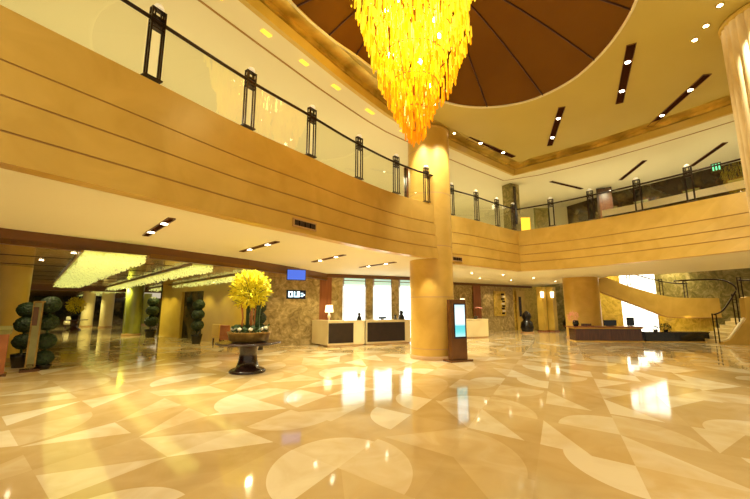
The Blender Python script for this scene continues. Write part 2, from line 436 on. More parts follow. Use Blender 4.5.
# lower ring of ceiling round the atrium
OUT = [(-18,-2.8),(-18,26),(24,26),(24,-2.8)]
fill_poly('ceiling.001', OUT + COVE[::-1], [], ZL, 'ceil', .1)
GL = offset(COVE, .62)
struct('trim_4', MB().wall(GL, ZL-.014, ZL+.002, .045), 'groove')
# dome panels and ribs
APEX = (1.2, 6.95, 9.15)
dm = MB(); n = len(DOME)
def dome_pt(p, t, dz=0):
    return (p[0]+(APEX[0]-p[0])*t, p[1]+(APEX[1]-p[1])*t, ZM+(APEX[2]-ZM)*math.sin(t*PI/2)*1.0+dz)
vs = []; fs = []; K = 8
for k in range(K+1):
    for p in DOME: vs.append(dome_pt(p, k/K*.999))
for k in range(K):
    for i in range(n): fs.append((k*n+i, k*n+(i+1)%n, (k+1)*n+(i+1)%n, (k+1)*n+i))
dm.add(vs, fs, True)
dome = thing('ceiling_dome', 'oval brown ceiling dome with dark radial ribs above the chandelier', 'ceiling dome', APEX)
obj('dome_panel', dm, 'dome', dome)
ends = [(3.63,10.9),(5.15,10.3),(5.69,8.68),(5.56,7.05),(5.0,5.5),(3.6,4.1),(1.9,3.4),(.1,3.4),(-1.4,4.3),(-2.05,5.6),(-1.7,6.95),(-1.12,7.82),(-.5,8.5),(.5,9.5),(2.0,10.55)]
for e in ends:
    e = along(DOME+[DOME[0]], e)
    obj('rib', MB().tube([dome_pt(e, t/10, -.012) for t in range(10)], .022, 6), 'rib', dome)
obj('edge_trim', MB().tube([(x,y,ZM-.01) for x,y in DOME+[DOME[0]]], .035, 6), 'ceil', dome)

# recessed slot lights
def slot(L, w=.15, lit=True):
    r = thing('slot_light', '', 'ceiling light', (0,0,0))
    f = MB()
    for s_ in (-1,1): f.box((0,s_*w/2,-.012), (L,.012,.024)); f.box((s_*L/2,0,-.012), (.012,w,.024))
    obj('frame', f, 'beam', r)
    obj('recess_panel', MB().box((0,0,-.004), (L,w,.008)), 'slot_dark', r)
    for s_ in (-.25,.25):
        o = obj('spotlight', MB().lathe([(.045,0),(.055,-.02),(.05,-.022),(.05,-.016)], (s_*L,0,-.008), 14), 'wood', r)
        obj('bulb', MB().lathe([(.062,-.012),(.062,-.026)], (s_*L,0,0), 14), 'lamp' if lit else 'screenblack', o)
    return r
def slots(lst, L, z, group, power, w=.15, lit=True):
    pr = slot(L, w, lit)
    for i, (a, b, lab) in enumerate(lst):
        a, b = Vector(a), Vector(b); c = (a+b)/2; ang = math.atan2((b-a).y,(b-a).x)
        put(pr, (c.x,c.y,z), ang, lab, group, first=(i == 0))
        d = (b-a).normalized()
        for s_ in (-.25,.25):
            q = c+d*s_*L; spot((q.x,q.y,z-.09), power, 2.3 if z < 5 else 1.85, r=.05)
slots([((3.37,12.99),(6.17,15.06),'dark slot light near the corner of the main ceiling, closest to round column'),
       ((6.09,11.08),(6.96,13.68),'dark slot light between the dome edge and the corner slot light'),
       ((6.28,8.03),(7.79,10.78),'dark slot light just right of the brown dome, highest in view'),
       ((9.27,9.4),(9.81,12.07),'dark slot light nearest the fluted column on the main ceiling'),
       ], 3.0, ZM-.001, 'slot lights in the main ceiling', 210, .2)
slots([((8.7,17.01),(10.41,17.91),'dark slot light over upstairs corner, left of three on lower ceiling'),
       ((11.16,14.32),(11.72,16.73),'dark slot light above the dark restaurant, middle of three on lower ceiling'),
       ((12.88,12.57),(13.67,15.09),'dark slot light closest to the fluted column on lower ceiling')],
      2.4, ZL-.001, 'slot lights over the upper gallery', 40, .16, False)
slots([((-3.77,6.55),(-5.1,8.0),'slot light under the left balcony, farthest left'),
       ((-2.38,8.82),(-3.9,10.5),'slot light under the left balcony, above the flower table'),
       ((-.86,11.04),(-2.3,13.05),'slot light under the left balcony, in front of the first desk'),
       ((.7,13.05),(-.57,14.71),'slot light under the left balcony, closest to the round column')],
      2.2, ZS-.001, 'slot lights under the left balcony', 230, .12)

# soffit under the galleries (flat, 3.3 m) and brown ceiling of the left wing
SB = [(-13,-2.6),(-10.4,2.6),(-7.55,7.45),(-5.95,9.6),(-4.3,12.4),(-3.3,14.75),(-2.3,17.74)]
W0 = (-5.0,16.45); wd = Vector((.905,.425)).normalized()
Wp = lambda s_: (W0[0]+wd.x*s_, W0[1]+wd.y*s_)
soff = offset(LB,.26) + offset(L2,.26)[1:-2] + [(6.62,16.85)] + [p for p in offset(RBb,.26)[3:]] + [(20,2),(17.6,12),(15.57,15.1),(14.53,17.35),(12.35,19.2),(12.75,21),(12.9,27.5)] + \
       [(12.6,29),(4.2,23.6),Wp(8.2),Wp(3.0)] + SB[::-1]
fill_poly('ceiling.002', soff, [], ZS, 'ceil', .1)
struct('trim_5', MB().wall(SB, 2.98, ZS+.05, .12), 'beam')
struct('trim_6', MB().wall([Wp(2.9),Wp(8.1)], 3.12, ZS-.002, -.06), 'beam')
LW = SB + [Wp(0.02)] + [(-12.8,22.4),(-40,58),(-62,58),(-62,-2.6)]
fill_poly('ceiling.003', LW, [], 3.0, 'brown_ceil', .1)
# upper floor slab
up = offset(LB,.35) + offset(L2,.35)[1:-2] + [(6.62,16.97)] + offset(RBt,.35)[3:] + [(22,2),(22,26),(-18,26),(-18,-2.6)]
fill_poly('floor_upper', up, [], ZU, 'white_stone', .05)

# joints of the brown ceiling, running across the wing
dB = Vector((-.68,.733)); dA = Vector((.733,.68))
jm = MB()
for k in range(1,9):
    c = Vector((-7.2,8.8)) + dB*(k*2.6-1)
    a, b = c - dA*7, c + dA*2.5
    jm.box(((a.x+b.x)/2,(a.y+b.y)/2,2.994), ((b-a).length,.03,.012), math.atan2(dA.y,dA.x))
struct('trim_7', jm, 'dark')
cb = Vector((-21,22)); a, b = cb - dA*12, cb + dA*13
struct('trim_8', MB().box(((a.x+b.x)/2,(a.y+b.y)/2,2.86), ((b-a).length,.5,.28), math.atan2(dA.y,dA.x)), 'beam')

# crystal light strips in the brown ceiling
def strip(label, c0, L, w, dense):
    c0 = Vector(c0); ang = math.atan2(dB.y,dB.x); c = c0 + dB*L/2
    t = thing('crystal_light_strip', label, 'ceiling light', (c.x,c.y,3.0), 'crystal light strips in the left wing ceiling')
    obj('lit_panel', MB().box((c.x,c.y,2.985), (L,w,.02), ang), 'beadlight', t)
    e = MB(); nn = Vector((-dB.y,dB.x))
    for s_ in (-1,1):
        q = c + nn*s_*(w/2+.04); e.box((q.x,q.y,2.97), (L,.05,.05), ang)
    obj('edge_rail', e, 'bowl', t)
    bd = MB(); rnd = random.Random(3)
    nb = dense
    for i in range(nb):
        s_ = L*(rnd.random()**1.7); o_ = (rnd.random()-.5)*w; q = c0 + dB*s_ + nn*o_; z = 2.93-.14*rnd.random(); r = .03
        bd.add([(q.x+r,q.y,z),(q.x,q.y+r,z),(q.x-r,q.y,z),(q.x,q.y-r,z),(q.x,q.y,z+.05),(q.x,q.y,z-.03)],
               [(0,1,4),(1,2,4),(2,3,4),(3,0,4),(1,0,5),(2,1,5),(3,2,5),(0,3,5)])
    o = obj('crystal_beads', bd, 'bead', t); o['kind'] = 'stuff'
strip('broad sparkling yellow crystal light strip in brown ceiling, nearest the left edge', (-6.25,8.75), 17, 1.25, 2600)
strip('narrow crystal light strip in brown ceiling, between the broad one and the wall', (-5.35,11.3), 19, .6, 1400)
strip('narrow crystal light strip beside the gold wall and doorway', (-4.9,14.4), 19, .6, 1000)
c2 = Vector((-22.5,24))
for k, (off, lab) in enumerate([(-6,'crystal light strip beyond the dark crossbeam, leftmost'),(-1,'crystal light strip beyond the dark crossbeam, middle'),(4.5,'crystal light strip beyond the dark crossbeam, rightmost')]):
    q = c2 + dA*off; strip(lab, (q.x,q.y), 20, 1.6, 300)

# ---------------------------------------------------------------- walls
def wall_(name, pts, z0, z1, mat, th=.15): return struct(name, MB().wall(pts, z0, z1, th), mat)
# reception wall: veined marble, red wood panel, piers with lit window panes
wall_('wall_reception', [(-5.6,16.17),Wp(0),Wp(2.60)], 0, 3.3, 'veined')
wp = obj('wood_panel', MB().wall([Wp(2.60),Wp(3.2)], 0, 3.3, .12), 'redwood'); wp['kind'] = 'structure'; wp.name = 'wall_wood_panel'
wins = [(3.78,5.02),(5.42,6.50),(6.93,7.9)]
edges = [3.2]+[e for w in wins for e in w]+[8.4]
pm = MB()
for i in range(0, len(edges), 2): pm.wall([Wp(edges[i]),Wp(edges[i+1])], 0, 3.3, .2)
struct('wall_window', pm, 'veined')
for k, (a, b) in enumerate(wins):
    w = MB().wall([Wp(a),Wp(b)], .1, 2.80, .04)
    o = struct('window_%d' % (k+1), w, 'daylight'); 
    f = MB()
    for z in (2.74,2.98,3.26): f.wall([Wp(a),Wp(b)], z, z+.035, -.05)
    for s_ in (a+.02, b-.05): f.wall([Wp(s_),Wp(s_+.03)], .1, 3.3, -.04)
    fr = obj('window_frame', f, 'grille', o)
    obj('top_pane', MB().wall([Wp(a+.05),Wp(b-.05)], 2.82, 3.25, .03), 'teal', o)
# bits of wall hidden behind the column, then the wall with the art work
wall_('wall_back', [Wp(8.4),(4.0,23.3),(7.64,25.7),(10.3,27.45)], 0, 3.3, 'veined')
struct('trim_9', MB().wall([(4.1,23.2),(7.64,25.53),(12.2,28.5)], 3.14, 3.298, .05), 'beam')
struct('wall_red_panel', MB().wall([(6.63,24.95),(7.25,25.36)], 0, 3.14, -.06), 'redwood')
# cream door bay, lit columns beyond
wall_('wall_door_bay', [(10.3,27.45),(13.5,29.5)], 0, 3.3, 'veined_yellow')
wall_('wall_far_back', [(13.2,30),(16,27.5),(22,26.6)], 0, 5, 'veined_green')
d1 = struct('door_1', MB().wall([(10.52,27.47),(11.35,28.0)], 0, 2.9, -.06), 'gold_stone')
obj('door_slot', MB().wall([(10.72,27.55),(10.95,27.70)], 1.0, 2.45, -.05), 'dark', d1)

# left wing walls: gold stone with doorway
G0, G1 = Vector((-5.0,16.45)), Vector((-12.8,22.5)); gd = (G1-G0).normalized(); gl = (G1-G0).length
Gp = lambda s_: tuple(G0+gd*s_)
wall_('wall_left_wing', [Gp(4.9),Gp(0)], 0, 3.0, 'gold_stone', -.2)
wall_('wall_left_wing_end', [Gp(gl),Gp(7.3)], 0, 3.0, 'gold_stone', -.2)
struct('wall_left_wing_head', MB().wall([Gp(7.3),Gp(4.9)], 2.55, 3.0, -.2), 'gold_stone')
d2 = struct('door_2', MB().wall([Gp(7.3),Gp(4.9)], 0, 2.55, -.05), 'darkglass')
fm = MB()
for s_ in (4.9,5.0,5.9,6.5,7.2): fm.wall([Gp(s_+.09),Gp(s_)], 0, 2.55, .06)
fm.wall([Gp(7.3),Gp(4.9)], 2.45, 2.56, .06)
obj('door_frame', fm, 'redwood', d2)
pil = MB(); 
for s_ in (1.4, 3.6): pil.wall([Gp(s_+.5),Gp(s_)], 0, 3.0, .12)
struct('trim_10', pil, 'gold_stone')
# far end of the wing
wall_('wall_far_left', [(-50,22),(-46,40),(-34,56),(-20,52),(-13.5,32),(-12.8,22.5)], 0, 3.0, 'darkglass', -.3)
struct('wall_left', MB().wall([(-13,-2.6),(-16,8),(-22,14),(-50,22)], 0, 3, .2), 'redwood')
# lit shopfront at the far left
for k, (p, q, z0, z1) in enumerate([((-24.6,20.4),(-23.3,21.1),.2,2.3)]):
    struct('window_5', MB().wall([p,q], z0, z1, .05), 'daylight2')

# ---------------------------------------------------------------- upstairs walls
wall_('wall_upper_back', [(-17,4),(-9,15.5),(0,20.6),(4,22.8),(12.3,21.4)], ZU+.05, ZL, 'ceil', .15)
wall_('wall_upper_restaurant', [(11.6,21.4),(12.5,18.9),(13.9,16.7),(15.4,14.0),(16.8,10.4),(17.6,6)], ZU+.05, ZL, 'darkglass2', .15)

# ---------------------------------------------------------------- columns
def column(name, label, c, r, z1, mat, flutes=0, seams=(), n=48):
    t = thing(name, label, 'column', (*c,0))
    if flutes:
        fn = lambda a: 1 - .065*(1-abs(math.sin(a*flutes/2))**.6)
        n = flutes*8
    else: fn = None
    obj('shaft', MB().lathe([(r,.12),(r,z1)], (*c,0), n, fn=fn), mat, t)
    obj('plinth', MB().lathe([(r+.03,0),(r+.03,.11),(r+.005,.125)], (*c,0), 48), 'joint' if not flutes else mat, t)
    for z in seams:
        obj('joint_ring', MB().lathe([(r+.002,z-.014),(r+.004,z),(r+.002,z+.014)], (*c,0), 48, cap=False), 'joint', t)
    return t
CC = (1.98,12.83)
c_ = column('round_column', 'tall smooth marble round column beside the advertising kiosk', CC, .75, ZM, 'marble', seams=(.35,2.03,3.75,5.6,7.2))
obj('capital_ring', MB().lathe([(.752,8.0),(.775,8.02),(.775,8.08),(.76,8.095)], (*CC,0), 48), 'marble', c_)
FC = (8.66,7.16)
c2_ = column('fluted_column', 'tall fluted pale column cut off by the right edge of photo', FC, .76, ZM, 'fluted', flutes=28)
obj('capital_ring', MB().lathe([(.762,7.99),(.79,8.02),(.79,8.08),(.77,8.095)], (*FC,0), 48), 'cove', c2_)
column('round_column', 'short wide marble column behind the long low desk', (11.45,20.4), .88, ZS, 'marble')
column('round_column', 'dim gold column at far left edge behind sign stand', (-12.05,11.95), .6, 3.0, 'gold_stone')
column('round_column', 'white far column, left of the pair in the left wing', (-25.0,32.2), .45, 3.0, 'marble_pale')
column('round_column', 'white far column, right of the pair in the left wing', (-22.6,31.2), .45, 3.0, 'marble_pale')
column('glazed_column', 'yellow green column left of the gold doorway wall', (-14.75,22.6), .47, 3.0, 'greenglass')
column('glazed_column', 'dark green far column between white and yellow green ones', (-22.3,36), .42, 3.0, 'greenglass')

# upstairs square pillar
t = thing('square_pillar', 'upstairs square stone pillar behind the balcony corner', 'pillar', (6.75,17.5,ZU+.05))
obj('shaft', MB().box((6.75,17.5,(ZU+ZL)/2+.02), (.62,.5,ZL-ZU-.06), .5), 'veined_green', t)
obj('mirror_strip', MB().box((6.84,17.24,6.6), (.16,.03,1.9), .5), 'dark', t)
# dark doorway reveal upstairs beside the round column
t = thing('door_reveal', 'tall dark upstairs panel seen just left of the round column', 'panel', (1.25,14.9,ZU+.05))
obj('panel', MB().box((1.46,15.1,6.36), (.30,.3,2.62), .6), 'redwood', t)
obj('edge_strip', MB().box((1.30,14.95,6.36), (.06,.06,2.62), .6), 'dark', t)

# ---------------------------------------------------------------- chandelier
CH = (.84, 7.3)
ch = thing('chandelier', 'huge tapering chandelier of amber and yellow glass rods under the dome', 'chandelier', (*CH,5.15))
prof = [(5.12,.10),(5.25,.20),(5.6,.36),(5.95,.52),(6.4,.70),(6.9,.86),(7.4,1.0),(7.9,1.13),(8.3,1.24),(8.5,1.34),(8.8,1.45)]
def Rz(z):
    for (z0,r0),(z1,r1) in zip(prof, prof[1:]):
        if z <= z1: return r0+(r1-r0)*(z-z0)/(z1-z0)
    return prof[-1][1]
rnd = random.Random(11); pend = []
z = 5.12
while z < 8.75:
    R = Rz(z)
    for ring, rr in enumerate((R, R*.72, R*.4)):
        cnt = max(4, int(2*PI*rr/(.105 if ring == 0 else .2)))
        for i in range(cnt):
            a = 2*PI*(i+rnd.random()*.5)/cnt + z*3
            r2 = rr*(1+rnd.uniform(-.07,.05))
            zz = z + rnd.uniform(-.07,.07); skew = 0
            # right-hand lobe hangs lower
            if -.9 < math.atan2(math.sin(a), math.cos(a)) < .5 and z > 6.05 and ring == 0 and z < 7.6: r2 *= 1.20
            t_ = (zz-5.1)/3.4 + rnd.uniform(-.42,.36)
            pend.append((CH[0]+r2*math.cos(a), CH[1]+r2*math.sin(a), zz, t_, a, ring))
    z += .125
def pendant_geo(x, y, z, a, L):
    r = .022; s_ = MB(); vs = []
    pr = [(.006,L),(r*.8,L*.9),(r,.12*L),(r*.75,.03),(.004,0)]
    for (q, h) in pr:
        for k in range(5): vs.append((x+q*math.cos(a+k*1.2566), y+q*math.sin(a+k*1.2566), z+h))
    fs = [(j*5+k, j*5+(k+1)%5, (j+1)*5+(k+1)%5, (j+1)*5+k) for j in range(4) for k in range(5)]
    return vs, fs
def key(p):
    front = -math.sin(p[4] - math.atan2(CH[1],CH[0]) + PI/2)
    return (p[5] != 0, p[2] > 8.35, -math.cos(p[4]-math.atan2(-CH[1],-CH[0])) > -.1, p[2])
pend.sort(key=key)
rest = MB(); rt = []
for i, p in enumerate(pend):
    vs, fs = pendant_geo(p[0],p[1],p[2],p[4],.22+.12*rnd.random())
    t_ = min(1,max(0,p[3]))
    if i < 100:
        m = MB(); m.add(vs, fs); obj('glass_rod', m, 'amber', ch, tint=[t_]*len(vs))
    else:
        rest.add(vs, fs); rt += [t_]*len(vs)
o = obj('glass_rods', rest, 'amber', ch, tint=rt); o['kind'] = 'stuff'
fr = MB()
for zz in (5.6,6.2,6.8,7.4,8.0,8.6):
    R = Rz(zz)*.85; fr.tube([(CH[0]+R*math.cos(k*PI/12), CH[1]+R*math.sin(k*PI/12), zz+.25) for k in range(25)], .010, 5)
fr.tube([(*CH,5.4),(*CH,9.0)], .03, 8)
for k in range(6):
    a = k*PI/3; fr.tube([(CH[0]+Rz(q)*.85*math.cos(a), CH[1]+Rz(q)*.85*math.sin(a), q+.25) for q in (5.6,6.2,6.8,7.4,8.0,8.6)], .008, 5)
obj('frame', fr, 'bowl', ch)
for k in range(10):
    a = k*2.4; R = .55+.07*(k % 4); zz = 5.95 + .28*k
    obj('bulb', MB().lathe([(.01,0),(.035,.02),(.045,.05),(.03,.09),(.01,.11)], (CH[0]+min(R,Rz(zz)*.9)*math.cos(a), CH[1]+min(R,Rz(zz)*.9)*math.sin(a), zz), 10), 'lamp', ch)
point((CH[0],CH[1],8.0), 100, (1,.72,.22), .5); point((CH[0]-.2,CH[1]-1.6,6.6), 90, (1,.75,.25), .3)

# ---------------------------------------------------------------- recessed downlights
def dl_proto():
    r = thing('downlight', '', 'ceiling light'); obj('ring', MB().lathe([(.075,0),(.075,-.008),(.05,-.010)], (0,0,0), 16), 'cove', r)
    obj('bulb', MB().lathe([(.048,-.004),(.048,-.014)], (0,0,0), 16), 'lamp', r); return r
dp = dl_proto()
dls = [((4.62,17.35),ZS,'round downlight in right soffit, closest to the kiosk'),((5.86,20.39),ZS,'round downlight in right soffit, second from the kiosk'),
       ((6.43,18.3),ZS,'round downlight in right soffit, third from the kiosk'),((8.16,21.91),ZS,'round downlight in right soffit above the hanging wall art'),
       ((8.77,20.2),ZS,'round downlight in right soffit above the black sculpture'),((11.3,22.9),ZS,'round downlight in right soffit just left of wide column'),
       ((7.4,6.92),ZM,'round ceiling downlight at top edge beside the fluted column'),((7.62,7.5),ZM,'round ceiling downlight left of the fluted column top'),
       ((7.75,7.95),ZM,'round ceiling downlight touching the fluted column top edge'),((2.95,12.75),ZM,'round ceiling downlight right of round column top'),
       ((-7.3,8.75),3.0,'round downlight in brown ceiling beside the broad crystal strip'),((-9.3,10.1),3.0,'round downlight in brown ceiling above the tall sign'),
       ((-5.9,15.3),3.0,'round downlight in brown ceiling left of the glowing blue panel'),((-5.2,14.9),3.0,'round downlight in brown ceiling near wall corner, above yellow blossoms')]
for i, ((x,y),z_,lab) in enumerate(dls):
    put(dp, (x,y,z_-.001), 0, lab, 'round recessed downlights', first=(i==0))
for x, y in [(4.6,17.3),(6.2,19.8),(8.4,21.4),(11,23.5),(8.8,17.5)]: spot((x,y,ZS-.06), 190, 2.4)
for x, y in [(-7.3,8.7),(-9.3,10.1),(-5.9,15.3),(-8.5,16)]: spot((x,y,2.93), 70, 2.0, (1,.78,.4))
# added washer spots, no fixtures, to brighten the columns
spot((1.62,11.6,ZS-.05), 90, 1.2, (1,.86,.6), .04, tgt=(1.8,12.0,0))
spot((1.15,11.3,ZM-.06), 620, 1.3, (1,.93,.78), .1, tgt=(1.75,12.2,5))
spot((2.9,11.2,ZM-.06), 620, 1.3, (1,.93,.78), .1, tgt=(2.2,12.2,5))
spot((7.75,6.5,ZM-.06), 800, 1.1, (1,.92,.72), .04, tgt=(8.2,6.9,4))

# ---------------------------------------------------------------- reception desks
def desk(label, a, b, h, panels, depth=.75, loc=None, ret=None):
    a, b = Vector(a), Vector(b); d = (b-a).normalized(); nn = Vector((-d.y,d.x)); rz = math.atan2(d.y,d.x); L = (b-a).length
    t = thing('reception_desk', label, 'desk', ((a.x+b.x)/2,(a.y+b.y)/2,0), 'reception desks')
    c = (a+b)/2 + nn*depth/2
    obj('body', MB().box((c.x,c.y,.06+(h-.1)/2), (L,depth,h-.1), rz), 'marble_pale', t, bevel=.008)
    obj('plinth', MB().box((c.x,c.y,.03), (L-.06,depth-.06,.06), rz), 'joint', t)
    obj('counter_top', MB().box((c.x,c.y,h-.02), (L+.04,depth+.04,.045), rz), 'marble_pale', t, bevel=.008)
    for s0, s1 in panels:
        q = a + d*(s0+s1)/2 - nn*.012
        obj('front_panel', MB().box((q.x,q.y,h*.52), (s1-s0,.03,h*.78), rz), 'desk_dark', t)
    return t
D0, D1 = Vector((-2.04,16.15)), Vector((1.72,17.85)); dd = (D1-D0).normalized(); Dp = lambda s_: tuple(D0+dd*s_)
desk('cream reception desk with black front panel and a table lamp on it', Dp(0), Dp(1.72), 1.1, [(.03,1.18)])
t = bpy.data.objects['reception_desk']; obj('side_return', MB().wall([(-2.04,16.17),(-2.92,17.30)], .06, 1.06, -.5), 'marble_pale', t); obj('return_top', MB().wall([(-2.02,16.15),(-2.93,17.31)], 1.06, 1.105, -.52), 'marble_pale', t)
desk('longer cream reception desk with black front panel, partly behind round column', Dp(1.80), Dp(4.1), 1.1, [(.06,1.98)])
desk('plain cream reception desk to the right of the kiosk', (4.6,20.35), (6.45,21.2), 1.02, [], 1.0)

# table lamp
t = thing('table_lamp', 'white shaded table lamp on the left reception desk', 'lamp', (-2.13,16.55,1.105))
q = (-2.13+.35,16.62,1.105); q = (-2.05,16.55,1.105)
t.location = q; ORG[t.name] = q
obj('base', MB().lathe([(.09,0),(.09,.015),(.03,.03),(.05,.10),(.085,.18),(.05,.28),(.018,.33),(.015,.42)], q, 20), 'white_stone', t)
obj('lamp_shade', MB().lathe([(.19,.36),(.15,.68)], q, 24, cap=False), 'cream', t)
point((q[0],q[1],q[2]+.5), 6, (1,.8,.45), .05)
# black figurines on the desks
def figurine(label, p, h):
    t = thing('figurine', label, 'figurine', (*p,1.105), 'black figurines on the reception desks')
    obj('body', MB().lathe([(.11*h/.35,0),(.13*h/.35,.06*h),(.10*h/.35,.45*h),(.05*h/.35,.60*h),(.08*h/.35,.75*h),(.07*h/.35,.9*h),(.02,h)], (*p,1.105), 14), 'vase', t)
    for s_ in (-1,1): obj('ear', MB().lathe([(.01,0),(.022,.03),(.008,.06)], (p[0]+s_*.04,p[1],1.105+h*.9), 8), 'vase', t)
figurine('small black seated figurine on pillar end of the first reception desk', (-.72,17.0), .33)
figurine('larger black figurine on the second desk beside round column', (1.28,17.95), .42)
figurine('tiny dark ornament next to the larger figurine on second desk', (.98,17.85), .2)
# monitors behind the second desk
t = thing('monitor', 'low dark monitor top showing over second reception desk', 'monitor', (.35,17.75,1.105))
obj('screen', MB().box((.35,17.75,1.19), (.42,.03,.10), .42), 'screenblack', t); obj('foot', MB().box((.35,17.77,1.12), (.12,.1,.03), .42), 'dark', t)

# displays
def display(label, a, b, z0, z1, blocks, mat, group=None):
    a, b = Vector(a), Vector(b); d = (b-a).normalized(); nn = Vector((d.y,-d.x)); rz = math.atan2(d.y,d.x); L = (b-a).length; c = (a+b)/2
    t = thing('wall_display', label, 'display', (c.x,c.y,z0)); H = z1-z0
    obj('casing', MB().box((c.x,c.y,(z0+z1)/2), (L,.06,H), rz), 'screenblack', t)
    f = c+nn*.034
    obj('screen', MB().box((f.x,f.y,(z0+z1)/2), (L*.94,.012,H*.88), rz), mat, t)
    if blocks:
        for (u0,u1,v0,v1) in blocks:
            q = a+d*L*(u0+u1)/2+nn*.045
            obj('digit', MB().box((q.x,q.y,z0+H*(v0+v1)/2), (L*(u1-u0),.01,H*(v1-v0)), rz), 'screenwhite', t)
dg = [(.10,.16,.2,.85),(.16,.28,.72,.85),(.16,.28,.2,.33),(.26,.32,.2,.85),(.38,.44,.2,.85),(.44,.54,.2,.33),(.54,.66,.72,.85),(.54,.60,.2,.85),(.60,.68,.42,.55),(.62,.68,.2,.85),(.74,.86,.55,.68),(.74,.86,.25,.38),(.86,.95,.4,.53)]
display('dark wall clock display with pale glowing digits on the marble wall', Wp(1.02), Wp(1.92), 2.07, 2.47, dg, 'screenblack')
display('glowing blue panel at soffit edge, added as reflection of the digit display', (-3.33,13.75), (-2.66,14.02), 2.70, 3.12, None, 'blue')  # added glowing panel stands in for the mirror image of the display

# ---------------------------------------------------------------- kiosk
K0 = (2.64,12.0); kr = .42
t = thing('advertising_kiosk', 'bronze upright advertising kiosk with lit screen beside round column', 'kiosk', (*K0,0))
kx = lambda lx, ly: (K0[0]+math.cos(kr)*lx-math.sin(kr)*ly, K0[1]+math.sin(kr)*lx+math.cos(kr)*ly)
obj('base_plate', MB().box((*kx(0,0),.03), (.84,.46,.06), kr), 'bronze', t, bevel=.01)
obj('body', MB().box((*kx(0,.0),1.0), (.60,.22,1.88), kr), 'bronze', t, bevel=.02)
obj('screen_bezel', MB().box((*kx(.03,-.115),1.26), (.44,.02,1.10), kr), 'screenblack', t)
def kiosk_mat():
    m, n, b, o = nt('kiosk_screen'); g = n.nodes.new('ShaderNodeNewGeometry'); s_ = n.nodes.new('ShaderNodeSeparateXYZ')
    mr = n.nodes.new('ShaderNodeMapRange'); mr.inputs[1].default_value = .75; mr.inputs[2].default_value = 1.78
    r = n.nodes.new('ShaderNodeValToRGB'); r.color_ramp.elements[0].color = (.45,.80,.80,1); r.color_ramp.elements[1].color = (.55,.85,.95,1)
    for p, c in ((.18,(.12,.62,.62,1)),(.34,(.10,.55,.60,1)),(.40,(.72,.97,1,1)),(.75,(.80,1,1,1))): e = r.color_ramp.elements.new(p); e.color = c
    n.links.new(g.outputs['Position'], s_.inputs[0]); n.links.new(s_.outputs[2], mr.inputs[0]); n.links.new(mr.outputs[0], r.inputs[0])
    n.links.new(r.outputs[0], b.inputs['Emission Color']); b.inputs['Emission Strength'].default_value = 1.15; b.inputs['Base Color'].default_value = (0,0,0,1); return m
M['kiosk'] = kiosk_mat()
obj('screen', MB().box((*kx(.03,-.128),1.27), (.38,.012,1.0), kr), 'kiosk', t)

# ---------------------------------------------------------------- flower table
T0 = (-3.38,10.05)
t = thing('pedestal_table', 'dark round pedestal table carrying the big yellow flower arrangement', 'table', (*T0,0))
obj('pedestal', MB().lathe([(.46,0),(.47,.04),(.42,.09),(.30,.12),(.24,.3),(.22,.5),(.26,.66),(.34,.72)], (*T0,0), 32), 'table_wood', t)
obj('tabletop', MB().lathe([(.78,.72),(.84,.74),(.84,.775),(.80,.785)], (*T0,0), 48), 'table_wood', t)
t = thing('flower_arrangement', 'tall yellow blossom arrangement in a gold bowl on dark table', 'flowers', (*T0,.787))
obj('planter', MB().lathe([(.40,0),(.50,.04),(.56,.24),(.58,.26),(.53,.26),(.48,.10)], (*T0,.787), 32), 'bowl', t)
st = MB(); rnd = random.Random(5)
for k in range(16):
    a = rnd.random()*6.28; r = rnd.uniform(.05,.3); z1 = rnd.uniform(1.75,2.05)
    m = MB().tube([(T0[0]+r*math.cos(a),T0[1]+r*math.sin(a),.95),(T0[0]+r*.9*math.cos(a+.1),T0[1]+r*.9*math.sin(a+.1),1.4),(T0[0]+r*1.1*math.cos(a),T0[1]+r*1.1*math.sin(a),z1)], .022, 6, .012)
    obj('stem', m, 'stem' if k % 3 else 'copper', t)
fl = MB()
for k in range(380):
    a = rnd.random()*6.28; r = .50*math.sqrt(rnd.random()); p = Vector((T0[0]+r*math.cos(a), T0[1]+r*math.sin(a), 1.02+.16*rnd.random()))
    d = Vector((rnd.gauss(0,1),rnd.gauss(0,1),rnd.gauss(.6,1))).normalized()*.10; w = d.cross(Vector((0,0,1))).normalized()*.035
    fl.add([p, p+d*.5+w, p+d, p+d*.5-w], [(0,1,2,3)])
o = obj('foliage', fl, 'stem', t); o['kind'] = 'stuff'
# pale flower heads nestled in the bowl
for k in range(9):
    a = k*.7+.2; r = .42
    obj('white_flower', MB().lathe([(.01,0),(.05,.02),(.06,.06),(.03,.09),(.005,.10)], (T0[0]+r*math.cos(a),T0[1]+r*math.sin(a),1.08), 10), 'white_stone', t)
def blossoms(c, R, n_, seed, lift=0):
    bl = MB(); rnd = random.Random(seed)
    for k in range(n_):
        d = Vector((rnd.gauss(0,1),rnd.gauss(0,1),rnd.gauss(.1,.9))).normalized()
        L = R*(.25+.75*rnd.random()**.6)*(1.12 if rnd.random() < .25 else 1)
        p = Vector(c)+d*L; e = (d+Vector((rnd.uniform(-.5,.5),rnd.uniform(-.5,.5),rnd.uniform(-.3,.6)))).normalized()
        w = e.cross(Vector((rnd.random(),rnd.random(),rnd.random()))).normalized()*R*.045; h = e*R*.22
        w2 = e.cross(w).normalized()*R*.045
        bl.add([p, p+h*.5+w, p+h, p+h*.5-w], [(0,1,2,3)]); bl.add([p, p+h*.5+w2, p+h, p+h*.5-w2], [(0,1,2,3)])
    return bl
o = obj('blossoms', blossoms((T0[0]-.02,T0[1],2.17), .47, 2400, 9), 'blossom', t); o['kind'] = 'stuff'
tw = MB(); rnd = random.Random(2)
